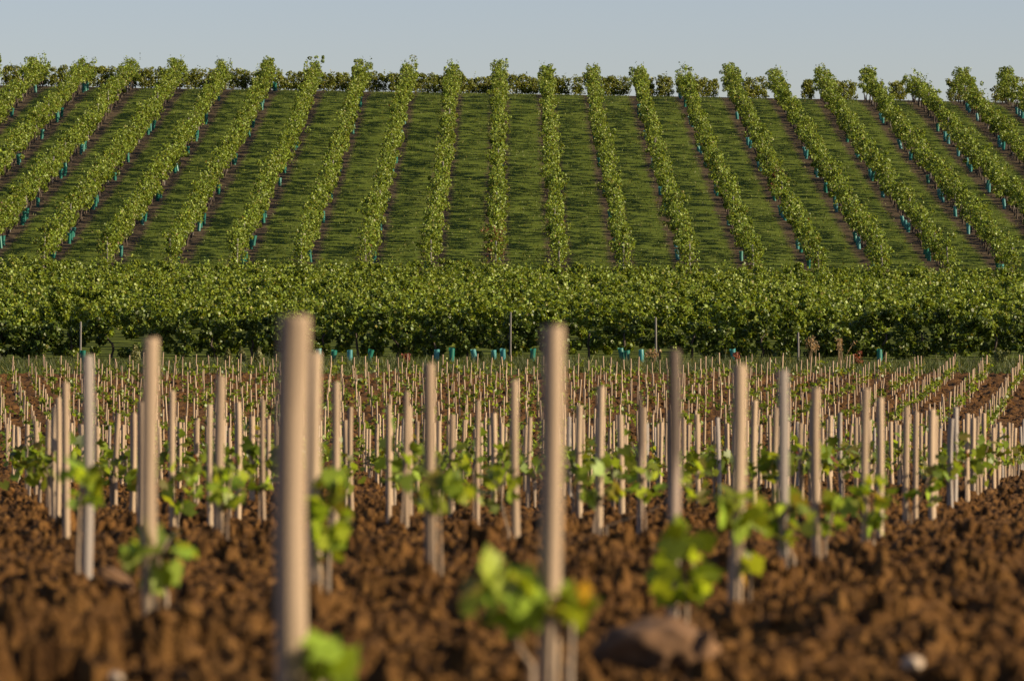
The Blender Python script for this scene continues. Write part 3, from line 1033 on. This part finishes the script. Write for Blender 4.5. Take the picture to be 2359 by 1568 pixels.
for q, (px, py, hwid, hhei, nleaf, si, label) in enumerate(NV):
    r = np.random.default_rng(700 + q)
    nleaf = int(nleaf * 1.55)
    spx, stop, sh, sw, _, _, _ = NEAR[si]
    d = .55 * F / sh - .015
    x = (px - CX) / F * d; z = (CY - py) / F * d
    rx, rz = 1.08 * hwid / F * d, 1.05 * hhei / F * d
    sx = (spx - CX) / F * d
    zb = float(zg(sx, d))
    ang = r.uniform(0, 6.283, nleaf); rr_ = r.uniform(.1, 1, nleaf) ** .5
    P = np.stack([x + rx * .85 * rr_ * np.cos(ang), d + r.normal(-.01, .035, nleaf), z + rz * .85 * rr_ * np.sin(ang)], -1)
    P[:, 2] = np.maximum(P[:, 2], zb + .03)
    col = palette(nleaf, r, (.21, .31, .030), .32, .04)
    if q in (2, 6, 7, 12):
        col[0] = (.42, .24, .03)
    t, b_, nn_ = rand_rot(nleaf, r, .6); nn_ = nn_ * 1.0
    Lf = make_leaves(P, r.uniform(.036, .08, nleaf), r, col, True, rot=(t, b_, nn_))
    key = vine_of.get(si) if label is None else None
    base = np.array([sx + sw * .9 * (1 if px >= spx else -.9) , d, zb])
    ctr = np.array([x, d, z])
    bx = base * 1.0
    pts = [bx + (0, 0, -.03), bx + (0, 0, .05), (bx * .5 + ctr * .5), ctr, ctr + np.array([rx * .3, 0, rz * .6])]
    pts[1][2] = min(pts[1][2], max(ctr[2], zb + .02))
    sv, sf = tapered(pts, [.005, .0045, .0035, .003, .002], 6)
    if key is None:
        root = link("young_vine", None, loc=tuple(base))
        tag(root, label or "small young vine beside the blackened stake, right of the leaning tan one", "young vine", "young vines tied to the stakes")
        vine_of[si] = root; vine_count += 1
    else:
        root = key
    off = np.array(root.location)
    link("foliage", mesh_np("foliage", Lf[0] - off, Lf[1], M_YOUNG, Lf[2]), root)
    link("stem", mesh_np("stem", sv - off, sf, M_STEM), root)

far_l, far_s = [], []
rng = np.random.default_rng(95)
for q, (x, d) in enumerate(lattice):
    if rng.uniform() < .06:
        continue
    i = int(rng.integers(12)); a = rng.uniform(0, 6.283); sc = rng.uniform(.85, 1.35) * (1.18 if d > 60 else 1.22 if d < 42 else 1.0)
    z = float(zg(x, d))
    if vine_count < 300:
        root = link("young_vine", None, loc=(x, d - .02, z))
        root.rotation_euler = (0, 0, a); root.scale = (sc, sc, sc)
        link("foliage", YL_ME[i], root); link("stem", YS_ME[i], root)
        if x > .506 + .1265 * (d - 10.26) - .4:
            lab, grp = "small leafy young vine in the outermost right row beside the bare soil bank", "young vines of the outermost right row"
        elif x < -.075 * d:
            lab, grp = "small young vine at a stake in the middle distance on the left side", "mid-distance young vines on the left"
        elif x > .055 * d:
            lab, grp = "small young vine at a stake in the middle distance on the right side", "mid-distance young vines on the right"
        else:
            lab, grp = "small young vine at a stake in the middle distance at the centre", "mid-distance young vines at the centre"
        tag(root, lab, "young vine", grp)
        vine_count += 1
    else:
        (v, f, t), _ = YV[i]
        V = v * sc
        V = np.stack([V[:, 0]*math.cos(a) - V[:, 1]*math.sin(a) + x, V[:, 0]*math.sin(a) + V[:, 1]*math.cos(a) + d - .02, V[:, 2] + z], -1)
        far_l.append((V, f, t))
v, f, t = merge(far_l)
o = link("distant_young_vines", mesh_np("distant_young_vines", v, f, M_YOUNG, t))
o["kind"] = "stuff"
tag(o, "tiny leafy young vines at the distant stakes", "young vines")


# ------------------------------------------------------------------ mound and stones
IV3, IF3 = ico(4)


def rock(name, px, py, d, size, mat, label, cat, seed, rough=.1, facets=True):
    x = (px - CX) / F * d; z = (CY - py) / F * d
    v = lump(seed, IV3) if facets else IV3 * (1 - .25 * np.clip(IV3[:, 2:3], 0, 1))
    v = v * (1 + rough * (vnoise(v[:, 0] * 4 + seed, v[:, 1] * 4 + v[:, 2] * 3, seed) + .5 * vnoise(v[:, 0] * 11, v[:, 1] * 11 + v[:, 2] * 9, seed + 1)))[:, None]
    o = link(name, mesh_np(name, v * np.array(size), IF3, mat))
    o.location = (x, d, z)
    tag(o, label, cat)
    return o


rock("clay_mound", 1512, 1492, 7.75, (.10, .09, .066), M_CLAY, "smooth brown clay mound at the foot of the dark stake", "mound", 801, .28, False)
rock("clay_lump", 1622, 1492, 7.62, (.022, .024, .044), M_CLAY, "upright pale clay lump at the right end of the mound", "clod", 802)
rock("clay_slab", 262, 1330, 10.4, (.055, .035, .026), M_CLAY, "pale slanting slab of clay at the foot of the grey-sided left stake", "clod", 803).rotation_euler = (0, .6, .2)
rock("stone", 2105, 1528, 7.1, (.019, .018, .019), M_STONE, "pale stone lying in the soil at the bottom right corner", "stone", 804)
rock("stone", 268, 1558, 7.0, (.016, .016, .012), M_STONE, "small grey stone half buried at the bottom left", "stone", 805)
rock("stone", 1995, 1300, 12.1, (.018, .018, .010), M_STONE, "small pale stone on the soil bank below the right-hand stakes", "stone", 806)
